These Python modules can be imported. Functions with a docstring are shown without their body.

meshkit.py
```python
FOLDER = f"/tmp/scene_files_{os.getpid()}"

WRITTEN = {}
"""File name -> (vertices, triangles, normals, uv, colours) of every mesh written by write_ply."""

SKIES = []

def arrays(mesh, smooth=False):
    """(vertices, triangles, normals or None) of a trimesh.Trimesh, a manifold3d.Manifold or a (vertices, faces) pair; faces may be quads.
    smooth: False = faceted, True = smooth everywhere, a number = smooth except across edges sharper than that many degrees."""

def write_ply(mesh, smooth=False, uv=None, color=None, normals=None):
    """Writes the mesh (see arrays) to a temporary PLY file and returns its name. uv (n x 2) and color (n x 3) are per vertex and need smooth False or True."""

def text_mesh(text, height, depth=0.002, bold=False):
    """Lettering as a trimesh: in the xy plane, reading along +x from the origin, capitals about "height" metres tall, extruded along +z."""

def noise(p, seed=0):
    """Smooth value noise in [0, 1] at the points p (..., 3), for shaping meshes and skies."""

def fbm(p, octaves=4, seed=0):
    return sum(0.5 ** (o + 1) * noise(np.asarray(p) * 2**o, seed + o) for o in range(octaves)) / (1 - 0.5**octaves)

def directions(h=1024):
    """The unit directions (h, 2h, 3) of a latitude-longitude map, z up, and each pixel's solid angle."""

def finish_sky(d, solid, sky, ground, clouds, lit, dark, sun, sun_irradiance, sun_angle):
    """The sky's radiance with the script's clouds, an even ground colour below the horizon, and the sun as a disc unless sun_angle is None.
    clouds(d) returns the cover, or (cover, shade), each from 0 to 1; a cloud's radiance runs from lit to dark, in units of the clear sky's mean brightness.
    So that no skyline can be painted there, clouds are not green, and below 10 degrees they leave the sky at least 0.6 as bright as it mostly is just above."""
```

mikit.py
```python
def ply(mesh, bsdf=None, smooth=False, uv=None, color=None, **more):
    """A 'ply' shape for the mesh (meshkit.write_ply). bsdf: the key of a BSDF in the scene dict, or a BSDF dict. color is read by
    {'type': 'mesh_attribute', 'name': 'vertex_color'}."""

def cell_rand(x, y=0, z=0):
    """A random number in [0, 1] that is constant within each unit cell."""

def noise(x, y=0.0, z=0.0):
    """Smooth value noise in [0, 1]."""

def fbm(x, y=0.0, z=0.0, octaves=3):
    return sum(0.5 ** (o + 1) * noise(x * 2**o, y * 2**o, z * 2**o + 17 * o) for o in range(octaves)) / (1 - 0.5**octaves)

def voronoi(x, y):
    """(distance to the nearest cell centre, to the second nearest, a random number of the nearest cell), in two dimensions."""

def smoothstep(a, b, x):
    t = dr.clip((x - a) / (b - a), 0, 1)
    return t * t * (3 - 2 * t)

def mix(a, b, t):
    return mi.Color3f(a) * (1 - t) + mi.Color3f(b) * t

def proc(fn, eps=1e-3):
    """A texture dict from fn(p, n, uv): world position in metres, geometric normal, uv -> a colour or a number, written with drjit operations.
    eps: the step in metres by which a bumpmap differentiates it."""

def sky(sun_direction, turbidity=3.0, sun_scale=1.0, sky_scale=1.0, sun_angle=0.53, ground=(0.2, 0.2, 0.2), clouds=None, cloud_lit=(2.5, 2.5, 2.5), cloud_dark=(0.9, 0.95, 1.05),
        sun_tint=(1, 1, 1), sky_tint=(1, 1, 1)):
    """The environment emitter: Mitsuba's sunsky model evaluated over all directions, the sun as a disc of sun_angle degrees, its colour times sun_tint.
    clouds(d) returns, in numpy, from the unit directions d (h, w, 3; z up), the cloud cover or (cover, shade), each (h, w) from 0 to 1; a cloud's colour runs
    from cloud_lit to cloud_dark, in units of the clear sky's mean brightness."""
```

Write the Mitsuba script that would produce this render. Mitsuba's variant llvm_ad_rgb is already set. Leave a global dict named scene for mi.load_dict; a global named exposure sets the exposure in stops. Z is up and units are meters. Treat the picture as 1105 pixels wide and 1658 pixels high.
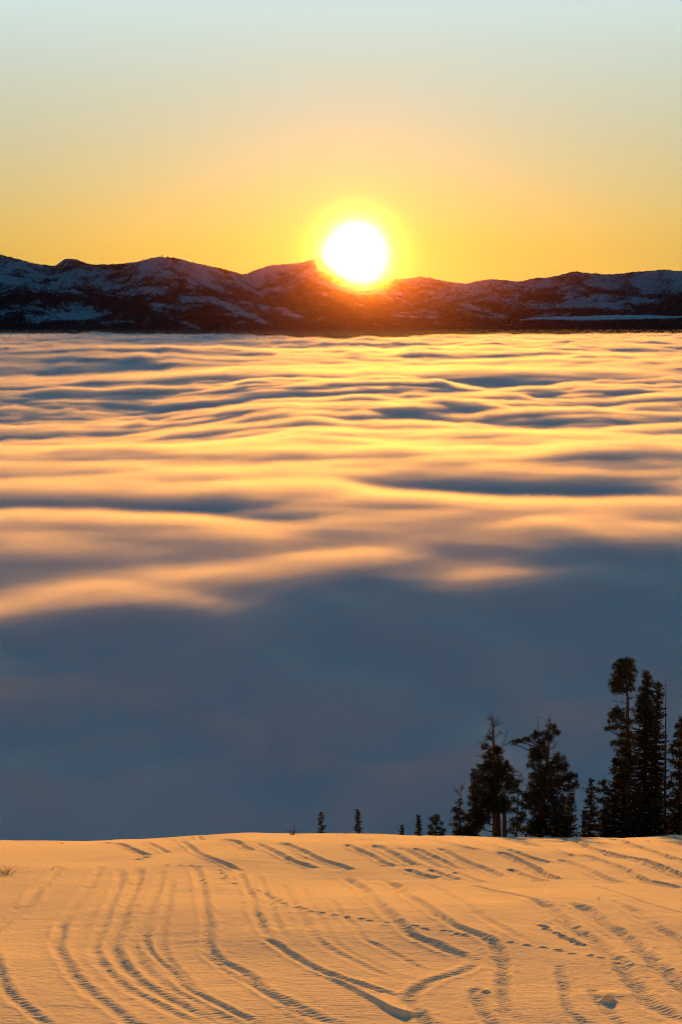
import math, os, random
import numpy as np
import drjit as dr
import mitsuba as mi
import trimesh
import mikit, meshkit
from scipy.spatial import cKDTree
from scipy.ndimage import gaussian_filter

T = mi.ScalarTransform4f
scene, labels = {}, {}

# ------------------------------------------------------------------ camera
F = 2400.0                       # focal length in pixels of a 1105 x 1658 frame
PITCH = math.atan(300 / F)       # the level horizon lies 300 px above the middle of the frame
scene['camera'] = {
    'type': 'perspective', 'fov': math.degrees(2 * math.atan(552.5 / F)), 'fov_axis': 'x',
    'near_clip': 0.5, 'far_clip': 200000.0,
    'to_world': T().look_at(origin=[0, 0, 0], target=[0, math.cos(PITCH), -math.sin(PITCH)], up=[0, 0, 1]),
    'medium': {'type': 'ref', 'id': 'air'},
}

def ray(px, py):
    """Direction of a pixel of the photograph, as x and z per metre of distance ahead (y)."""
    u, v = (px - 552.5) / F, (829.0 - py) / F
    fy = math.cos(PITCH) + v * math.sin(PITCH)
    return u / fy, (-math.sin(PITCH) + v * math.cos(PITCH)) / fy

# ------------------------------------------------------------------ light
sx, sz = ray(577, 412)
SUN = np.array([sx, 1.0, sz]); SUN /= np.linalg.norm(SUN)

def sky_gradient(d):
    """Sky gradient added as cloud cover: pale aloft, dusky blue elsewhere to cool shadows."""
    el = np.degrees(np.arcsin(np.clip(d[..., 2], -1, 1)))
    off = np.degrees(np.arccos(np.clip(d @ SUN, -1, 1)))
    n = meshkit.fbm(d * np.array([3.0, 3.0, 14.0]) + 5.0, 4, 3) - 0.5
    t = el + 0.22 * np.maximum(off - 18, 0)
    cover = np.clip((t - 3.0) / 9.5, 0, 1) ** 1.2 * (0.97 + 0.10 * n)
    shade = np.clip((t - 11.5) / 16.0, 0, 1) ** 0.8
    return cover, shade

exposure = 1.72
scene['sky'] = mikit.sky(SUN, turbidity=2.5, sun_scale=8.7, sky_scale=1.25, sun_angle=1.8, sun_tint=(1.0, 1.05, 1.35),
                         sky_tint=(1.0, 1.12, 0.84), clouds=sky_gradient, cloud_lit=(7.4, 9.15, 9.0), cloud_dark=(0.10, 0.70, 1.36))

HAZE = 6.0e-6
_c = np.linspace(-1, 1, 60001); _t = np.degrees(np.arccos(_c))
# steep forward lobe shaped to imitate sun bloom, over a faint even scatter
_lobe = 30 * np.exp(-_t / 0.22) + 0.052 * np.exp(-_t / 2.0) + 5.0e-5
scene['air'] = {'type': 'homogeneous', 'albedo': {'type': 'rgb', 'value': [0.185, 0.085, 0.12]}, 'sigma_t': HAZE,
                'phase': {'type': 'tabphase', 'values': ', '.join('%.4g' % v for v in _lobe)}}
scene['haze'] = {'type': 'cube', 'to_world': T().translate([0, 22000, 900]).scale([28500, 25500, 1350]),
                 'bsdf': {'type': 'null'}, 'interior': {'type': 'ref', 'id': 'air'}}
labels['haze'] = {'label': 'thin golden morning haze between the camera and the mountains', 'category': 'haze', 'kind': 'stuff'}

# ------------------------------------------------------------------ small helpers
def sm(a, b, x):
    t = np.clip((x - a) / (b - a), 0, 1)
    return t * t * (3 - 2 * t)

def fb(x, y, z=0.0, octaves=4, seed=0):
    return meshkit.fbm(np.stack(np.broadcast_arrays(x, y, z), -1), octaves, seed) * 2 - 1

def grid_mesh(X, Y, Z):
    n, m = X.shape
    v = np.stack([X, Y, Z], -1).reshape(-1, 3)
    i = np.arange((n - 1) * m).reshape(n - 1, m)[:, :-1].ravel()
    f = np.concatenate([np.stack([i, i + 1, i + m + 1], 1), np.stack([i, i + m + 1, i + m], 1)])
    nz = np.cross(v[f[0, 1]] - v[f[0, 0]], v[f[0, 2]] - v[f[0, 0]])[2]
    return v, (f if nz > 0 else f[:, ::-1])

def add(key, mesh, bsdf, label=None, cat=None, group=None, kind=None, **more):
    scene[key] = mikit.ply(mesh, bsdf, **more)
    tag(key, label, cat, group, kind)

def tag(key, label=None, cat=None, group=None, kind=None):
    e = {k: v for k, v in (('label', label), ('category', cat), ('group', group), ('kind', kind)) if v}
    if e: labels[key] = e

def interp(x, pts):
    p = np.array(pts, float)
    return np.interp(x, p[:, 0], p[:, 1])

# ------------------------------------------------------------------ the sea of clouds
H = 115.0
def edge_of_fog(x, y):
    """How far the fog reaches before it breaks against the foothills."""
    px = 552.5 + F * x / np.maximum(y, 1)
    return interp(px, [(-900, 17500), (0, 17000), (200, 16000), (350, 13800), (450, 11600), (520, 10700), (700, 11000), (850, 12200), (950, 14000), (1105, 15500), (2000, 16500)]) + 1900 * fb(x / 1100, y / 5000, 0, 4, 41)

def cloud_height(x, y):
    """Top of the fog bank, in metres."""
    wx = x + 90 * fb(x / 420, y / 420, 0, 2, 31) + 22 * fb(x / 60, y / 60, 0, 2, 35)
    wy = y + 90 * fb(x / 380, y / 300, 0, 2, 32) + 16 * fb(x / 70, y / 50, 0, 2, 39) - 0.13 * x
    far = sm(1200, 9000, y)
    calm = 0.42 + 0.58 * sm(850, 1900, y)          # the nearer bank is smoother
    h = (14.0 * calm + 24 * far) * fb(wx / 1300, wy / 620, 0.3, 2, 33)
    h = h + (17.0 * calm + 14 * far) * fb(wx / 400, wy / 230, 0.7, 2, 34)
    h = h + (11.0 * calm + 14 * far) * (fb(wx / 150, wy / 100, 0.4, 2, 38) + 0.35 - 0.7 * np.abs(fb(wx / 190, wy / 120, 0.8, 2, 47)))
    h = h + (6.0 * calm + 4 * far) * fb(wx / 62, wy / 42, 0.1, 2, 36) + 2.1 * calm * fb(wx / 22, wy / 15, 0.3, 2, 40)
    # the bank rises a little towards the slope, with long swells and hollows
    wd = y + 22 * fb(x / 90, y / 70, 0.2, 3, 49)
    def roll(d, width, amp, xa, xb, soft=90.0, tilt=0.0):
        return amp * np.exp(-((wd - d - tilt * x) / width) ** 2) * sm(xa - soft, xa + soft, x) * sm(xb + soft, xb - soft, x)
    h = h + 25 * sm(1900, 430, y)
    h = h + roll(5200, 800, 24, -5000, -420, 300) + roll(3700, 900, -24, -5000, -300, 260) + roll(2100, 480, -20, -2000, -170, 160) + roll(1480, 220, -16, -2000, -110, 110)
    h = h + roll(1090, 70, 5, 10, 420, 60) + roll(880, 55, -13, 20, 170, 50, -0.2) + roll(720, 36, -9, -420, -50, 40, -0.2)
    h = h + sm(560, 400, y) * (8.0 * fb(wx / 130, wy / 70, 0.6, 2, 42) + 11.0 * fb(wx / 52, wy / 36, 0.2, 2, 43) + 4.0 * fb(wx / 24, wy / 17, 0.5, 2, 48))
    # the bank sinks towards the slope that the camera stands on
    h = h - 46 * sm(590, 215, y - 0.75 * np.clip(x, -160, 160) + 40 * fb(x / 70, y / 60, 0.7, 2, 50))
    return h - H

a = np.radians(np.concatenate([np.linspace(-50, -15, 40)[:-1], np.linspace(-15, 15, 420), np.linspace(15, 50, 40)[1:]]))
r = np.concatenate([np.geomspace(150, 19800, 760)])
R, A = np.meshgrid(r, a, indexing='ij')
X, Y = R * np.tan(A), R
cut = edge_of_fog(X, Y)
Z = cloud_height(X, Y) - 4 + 2 * sm(800, 450, Y) - 90 * sm(cut - 400, cut + 900, Y)
add('cloud_sea', grid_mesh(X, Y, Z), 'cloud_core', 'sea of soft fog filling the valley below the snow slope', 'fog', kind='structure', smooth=True)
scene['cloud_core'] = {'type': 'twosided', 'b': {'type': 'diffuse', 'reflectance': {'type': 'rgb', 'value': [0.9, 0.9, 0.9]}}}

def fog_box(key, x0, x1, y0, y1, z0, z1, n, dens, soft, wispy=False):
    gx, gy, gz = [np.linspace(lo, hi, k) for lo, hi, k in ((x0, x1, n[0]), (y0, y1, n[1]), (z0, z1, n[2]))]
    XX, YY = np.meshgrid(gx, gy, indexing='xy')
    h = cloud_height(XX, YY)
    cut = edge_of_fog(XX, YY)
    h = h - 90 * sm(cut - 400, cut + 900, YY)
    g = np.empty((n[2], n[1], n[0], 1), np.float32)
    wisp = soft * (1 + 0.6 * fb(XX / 200, YY / 90, 0.5, 3, 44)) * (1 + 1.3 * sm(7000, 12000, YY)) * (0.4 + 0.6 * sm(450, 850, YY))
    for k, z in enumerate(gz):
        c = np.clip(1 - (z - h) / wisp, 0, 1)
        if wispy: c = np.clip(c + 0.55 * fb(XX / 38, YY / 24, z / 9, 3, 45) * (c > 0) * (c < 0.9), 0, 1)
        g[k, :, :, 0] = c ** 1.5
    edge = sm(x0, x0 + 0.1 * (x1 - x0), XX) * sm(x1, x1 - 0.1 * (x1 - x0), XX) * sm(z1, z1 - 6, z1 - 8)
    g *= edge[None, :, :, None].astype(np.float32)
    g[-1] = 0
    g = np.maximum(g, HAZE / dens)
    scene[key + '_medium'] = {'type': 'heterogeneous', 'albedo': {'type': 'constvolume', 'value': 0.985}, 'scale': dens,
                              'sigma_t': {'type': 'gridvolume', 'grid': mi.VolumeGrid(g), 'to_world': T().translate([x0, y0, z0]).scale([x1 - x0, y1 - y0, z1 - z0])},
                              'phase': {'type': 'blendphase', 'weight': 0.84, 'sharp': {'type': 'hg', 'g': 0.75}, 'wide': {'type': 'hg', 'g': 0.0}}}
    scene[key] = {'type': 'cube', 'to_world': T().translate([(x0 + x1) / 2, (y0 + y1) / 2, (z0 + z1) / 2]).scale([(x1 - x0) / 2, (y1 - y0) / 2, (z1 - z0) / 2]),
                  'bsdf': {'type': 'null'}, 'interior': {'type': 'ref', 'id': key + '_medium'}, 'exterior': {'type': 'ref', 'id': 'air'}}

if 1:
    fog_box('cloud_mist', -900, 900, 240, 3000, -170, -48, (380, 600, 64), 0.065, 5.5, True)
    fog_box('cloud_mist_001', -6000, 6000, 3001, 19500, -190, -30, (560, 760, 62), 0.025, 14.0)
    tag('cloud_mist', 'soft misty top of the near part of the fog sea', 'mist', kind='stuff')
    tag('cloud_mist_001', 'soft misty top of the far part of the fog sea', 'mist', kind='stuff')

# ------------------------------------------------------------------ mountains
SKYLINE_LEFT = [(-900, 440), (-300, 425), (0, 412), (30, 420), (60, 428), (95, 433), (110, 422), (125, 421), (145, 428), (160, 431), (200, 429), (225, 426), (250, 420), (262, 418), (290, 420),
                (320, 428), (350, 434), (375, 440), (400, 447), (430, 462), (480, 492), (560, 530), (700, 545), (2000, 545)]
SKYLINE_MID = [(-900, 460), (200, 455), (380, 447), (402, 445), (412, 440), (440, 431), (470, 429), (490, 427), (515, 419), (530, 427), (556, 443), (600, 462), (640, 480), (700, 505), (800, 545), (2000, 545)]
SKYLINE_FAR = [(-900, 480), (400, 475), (520, 464), (577, 458), (615, 455), (640, 452), (655, 452), (680, 449), (700, 452), (725, 457), (750, 460), (800, 466), (900, 480), (1100, 480), (2000, 480)]
SKYLINE_RIGHT = [(-900, 545), (500, 545), (620, 520), (700, 480), (745, 463), (765, 457), (790, 453), (815, 455), (840, 457), (865, 451), (885, 451), (905, 446), (925, 441), (950, 444), (985, 446),
                 (1010, 443), (1045, 440), (1070, 438), (1105, 441), (1300, 436), (2000, 450)]
BENCH_LEFT = [(-900, 480), (0, 488), (120, 482), (250, 478), (360, 481), (420, 492), (520, 512), (600, 535), (2000, 560)]
HILL_MID = [(-900, 560), (200, 545), (300, 520), (380, 492), (450, 488), (520, 494), (600, 500), (680, 498), (760, 502), (830, 512), (900, 530), (1100, 545), (2000, 545)]
HILL_RIGHT = [(-900, 560), (560, 560), (640, 545), (720, 531), (800, 521), (860, 518), (960, 519), (1030, 517), (1105, 515), (1300, 510), (2000, 510)]
LAYERS = [(SKYLINE_LEFT, 37500, 6500, 230, 51), (BENCH_LEFT, 32500, 2600, 110, 52), (SKYLINE_MID, 37500, 5200, 230, 53), (SKYLINE_FAR, 43500, 6000, 190, 58), (HILL_MID, 34500, 6000, 150, 54),
          (SKYLINE_RIGHT, 39500, 5000, 220, 55), (HILL_RIGHT, 31500, 3600, 80, 56)]

a = np.radians(np.concatenate([np.linspace(-30, -14.2, 60)[:-1], np.linspace(-14.2, 14.2, 900), np.linspace(14.2, 30, 60)[1:]]))
r = np.concatenate([np.linspace(15400, 16600, 16)[:-1], np.linspace(16600, 28000, 50), np.linspace(28000, 42000, 330)[1:], np.linspace(42000, 46500, 60)[1:]])
R, A = np.meshgrid(r, a, indexing='ij')
X, Y = R * np.tan(A), R
PX = 552.5 + F * np.tan(A)      # the bearing that each ridge's heights are listed by
Z = np.full(X.shape, -340.0) + 110 * sm(15500, 17500, Y) + 25 * fb(X / 900, Y / 900, 0, 3, 57)
forest = np.zeros_like(Z)
for pts, dist, width, rough, seed in LAYERS:
    crest_y = dist + 0.35 * width * fb(X / 3800, 0 * X, 0.2, 3, seed + 10)
    top = (529 - interp(PX, pts)) / F * crest_y
    s = (Y - crest_y) / width
    gully = 1 - np.abs(fb(X / 1500 + 0.25 * fb(X / 600, Y / 900, 0, 2, seed + 3), Y / 3000, 0, 4, seed + 1))
    fall = np.where(s < 0, np.clip(-s, 0, 3), np.clip(1.2 * s, 0, 3))
    base = -330.0
    z = top - (top - base) * np.minimum(fall ** 0.85, 1.3) + rough * (gully - 0.75) * sm(0.02, 0.35, fall) + 0.22 * rough * fb(X / 260, Y / 300, 0, 4, seed + 2) * sm(0.0, 0.25, fall)
    z += 7 * fb(X / 90, 0 * X, 0, 3, seed + 4) * (fall < 0.25)
    Z = np.maximum(Z, z)
mount = grid_mesh(X, Y, Z)
# forest grows below the tree line, thinned by clearings and by the steep gullies
line = 820 + 360 * fb(X / 1900, Y / 1100, 0, 3, 71) + 200 * sm(39500, 43000, Y)
raw = 0.75 * sm(420, -420, Z - line) + 0.75 * fb(X / 420, Y / 420, 0, 4, 72) + 0.4 * fb(X / 120, Y / 200, 0.4, 3, 73) + 0.55 * fb(X / 42, Z / 20, Y / 300, 3, 79)
raw = raw + 0.45 * sm(40, -110, Z) + 0.10
raw = raw - 0.42 * sm(0.10, 0.45, fb(X / 900 + 0.6 * fb(X / 300, Y / 300, 0, 2, 74), Y / 700 + 0.5, 0, 3, 75)) * sm(-40, 120, Z)
EL = 529 - Z / Y * F            # clearings lie at these bearings and heights on the near flanks
for cx, cy, lx, ly, tilt in ((305, 528, 26, 9, 0.45), (385, 503, 46, 6, 0.45), (430, 520, 26, 6, 0.4), (468, 508, 22, 6, 0.4), (110, 507, 95, 11, 0.0), (255, 494, 20, 3, 0.0), (985, 490, 70, 12, 0.0), (1085, 540, 40, 3, 0.1), (770, 500, 40, 4, 0.25), (585, 470, 60, 5, 0.1)):
    du, dv = PX - cx, EL - cy - tilt * (PX - cx)
    raw = raw - 1.0 * np.exp(-((du / lx) ** 2 + (dv / ly) ** 2) ** 2) * (0.75 + 0.5 * fb(X / 150, Z / 40, 0.2, 3, 78)) * (Y < 42000)
fr = sm(-0.05, 0.55, raw)
scene['mountain_cover'] = {'type': 'twosided', 'b': {'type': 'diffuse', 'reflectance': {'type': 'mesh_attribute', 'name': 'vertex_color'}}}
snowc, woodc = np.array([0.62, 0.61, 0.64]), np.array([0.045, 0.045, 0.048])
col = snowc + (woodc - snowc) * fr.reshape(-1, 1)
add('mountains', mount, 'mountain_cover', 'snow dusted mountain range with dark forest on its lower flanks', 'mountains', kind='structure', smooth=True, color=col)

rng = np.random.default_rng(5)
def spikes(P, hgt, rad, sides=4):
    """One small cone for every far conifer."""
    n = len(P)
    ang = rng.uniform(0, 6.28, n)[:, None] + np.arange(sides) * 2 * np.pi / sides
    ring = np.stack([P[:, None, 0] + rad[:, None] * np.cos(ang), P[:, None, 1] + rad[:, None] * np.sin(ang), np.repeat(P[:, 2:3] - 2, sides, 1)], -1)
    tip = P + np.stack([0 * hgt, 0 * hgt, hgt], 1)
    v = np.concatenate([ring, tip[:, None]], 1).reshape(-1, 3)
    k = np.arange(n)[:, None] * (sides + 1)
    f = np.stack([k + np.arange(sides), k + (np.arange(sides) + 1) % sides, np.repeat(k + sides, sides, 1)], -1).reshape(-1, 3)
    return v, f
N = 420000
ii, jj = rng.integers(60, X.shape[0] - 1, N), rng.integers(55, X.shape[1] - 55, N)
dens = 0.12 + 0.6 * sm(-0.3, 0.4, raw[ii, jj])
# crests keep a fringe of trees, and only flanks that face the camera matter
face = (Z[ii, jj] / Y[ii, jj] > Z[ii - 1, jj] / Y[ii - 1, jj] - 2e-4)
keep = (rng.random(N) < dens * sm(90, 240, np.abs(PX[ii, jj] - 577))) & face & (Y[ii, jj] < 41000)
ii, jj = ii[keep][:130000], jj[keep][:130000]
P = np.stack([X[ii, jj], Y[ii, jj], Z[ii, jj]], 1) + rng.normal(0, 1, (len(ii), 3)) * [9, 9, 0]
hh = rng.uniform(14, 34, len(P))
scene['far_wood'] = {'type': 'twosided', 'b': {'type': 'diffuse', 'reflectance': {'type': 'rgb', 'value': [0.035, 0.036, 0.038]}}}
add('far_forest', spikes(P, hh, hh * 0.22), 'far_wood', 'dark conifer forest scattered over the distant mountain flanks', 'forest', kind='stuff')

# a bank of mist in the valley behind the right foothill
U, W = np.meshgrid(np.linspace(0, 1, 160), np.linspace(0, np.pi, 24), indexing='ij')
cx = 35500 * (800 + 640 * U - 552.5) / F
hgt = 350 + (105 + 30 * fb(U * 14, 0 * U, 0.5, 4, 91) + 14 * fb(U * 60, W, 0.1, 2, 92)) * np.clip(U * 7, 0, 1) ** 0.6 * np.clip((1 - U) * 6, 0, 1) ** 0.5 - 45 * (1 - np.clip(U * 4, 0, 1))
add('valley_fog', grid_mesh(cx, 35500 - 1200 * np.cos(W), -200 + hgt * np.sin(W) ** 0.35), 'cloud_core', 'thin strip of pale fog lying in the valley behind the right foothill', 'fog', kind='stuff', smooth=True)

# the lookout on the summit
tx0, tz0 = ray(263, 417)
ty = 37500.0
j = np.argmin(np.abs(PX[0] - 263)); ty = Y[np.argmax(np.where(Y[:, j] < 41000, Z[:, j] / Y[:, j], -9)), j]
base = np.array([tx0 * ty, ty, np.max(np.where(Y[:, j] < 41000, Z[:, j], -999)) - 2])
def box(c, e):
    m = trimesh.creation.box(extents=e); m.apply_translation(c); return m
tag('lookout_tower', 'tiny lookout tower on the rounded summit at the left', 'tower')
for i, (ox, oy) in enumerate(((-7, -7), (7, -7), (-7, 7), (7, 7))):
    add('lookout_tower__leg' + (f'_{i:03d}' if i else ''), box(base + [ox, oy, 13], (3, 3, 32)), 'far_wood')
add('lookout_tower__cabin', box(base + [0, 0, 36], (22, 22, 14)), 'far_wood')
add('lookout_tower__mast', box(base + [0, 0, 58], (2.4, 2.4, 30)), 'far_wood')

# ------------------------------------------------------------------ the snow slope
def base_ground(x, y):
    s0, k = 0.735, 0.00353
    z = np.where(y < 0, -1.7 + 0.25 * y, -1.7 - s0 * y + k * y * y)
    # parabola to 40 m, then the convex roll to the brow and the fall beyond it
    y1, z1, d1 = 40.0, -19.70, 0.170
    c = (0.354 - d1) / 60.0
    yy = np.clip(y, y1, 130)
    z2 = z1 - d1 * (yy - y1) - 0.5 * c * (yy - y1) ** 2 - (d1 + c * 90) * np.maximum(y - 130, 0)
    z = np.where(y > y1, z2, z)
    az = x / np.maximum(y, 20.0) * 2400 + 552
    crest = interp(az, [(-600, 1375), (0, 1360), (120, 1358), (250, 1353), (400, 1349), (560, 1350), (700, 1353), (820, 1354), (930, 1356), (1030, 1355), (1105, 1353), (1700, 1352)])
    z = z - (crest - 1355) / F * 106 * sm(55, 100, y)
    u = y + 0.16 * x
    z = z + 0.16 * np.exp(-((u - 80) / 3.2) ** 2) + 0.12 * np.exp(-((u - 90) / 3.0) ** 2) * sm(4, -14, x) + 0.55 * np.exp(-((y - 78) / 5.0) ** 2 - ((x + 23) / 7.0) ** 2)
    z = z + (0.42 * fb(x / 16, y / 11, 0, 2, 81) + 0.17 * fb(x / 6, y / 6, 0.4, 2, 82)) * sm(30, 50, y)
    return z

# columns run out from the camera's foot, closest together where the picture needs detail
az = np.radians(np.concatenate([np.linspace(-180, -20, 60)[:-1], np.linspace(-20, -13.6, 24)[:-1], np.linspace(-13.6, 13.6, 860), np.linspace(13.6, 20, 24)[1:], np.linspace(20, 180, 60)[1:]]))
inv = np.linspace(1 / 38.5, 1 / 108.0, 850)
r = np.concatenate([np.linspace(0.3, 38.5, 30)[:-1], 1 / inv, np.linspace(108, 130, 45)[1:], np.geomspace(130, 620, 40)[1:]])
R, A = np.meshgrid(r, az, indexing='ij')
X, Y = R * np.sin(A), R * np.cos(A)
Z = base_ground(X, Y)

_D = np.concatenate([np.linspace(36, 120, 1700)])
def ground_point(px, py):
    """Where the line of sight of a pixel meets the smooth slope."""
    rx, rz = ray(px, py)
    g = base_ground(rx * _D, _D)
    hit = np.nonzero(g >= rz * _D)[0]
    y = _D[hit[0]] if len(hit) else _D[np.argmin(rz * _D - g)]
    return np.array([rx * y, y])

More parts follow.
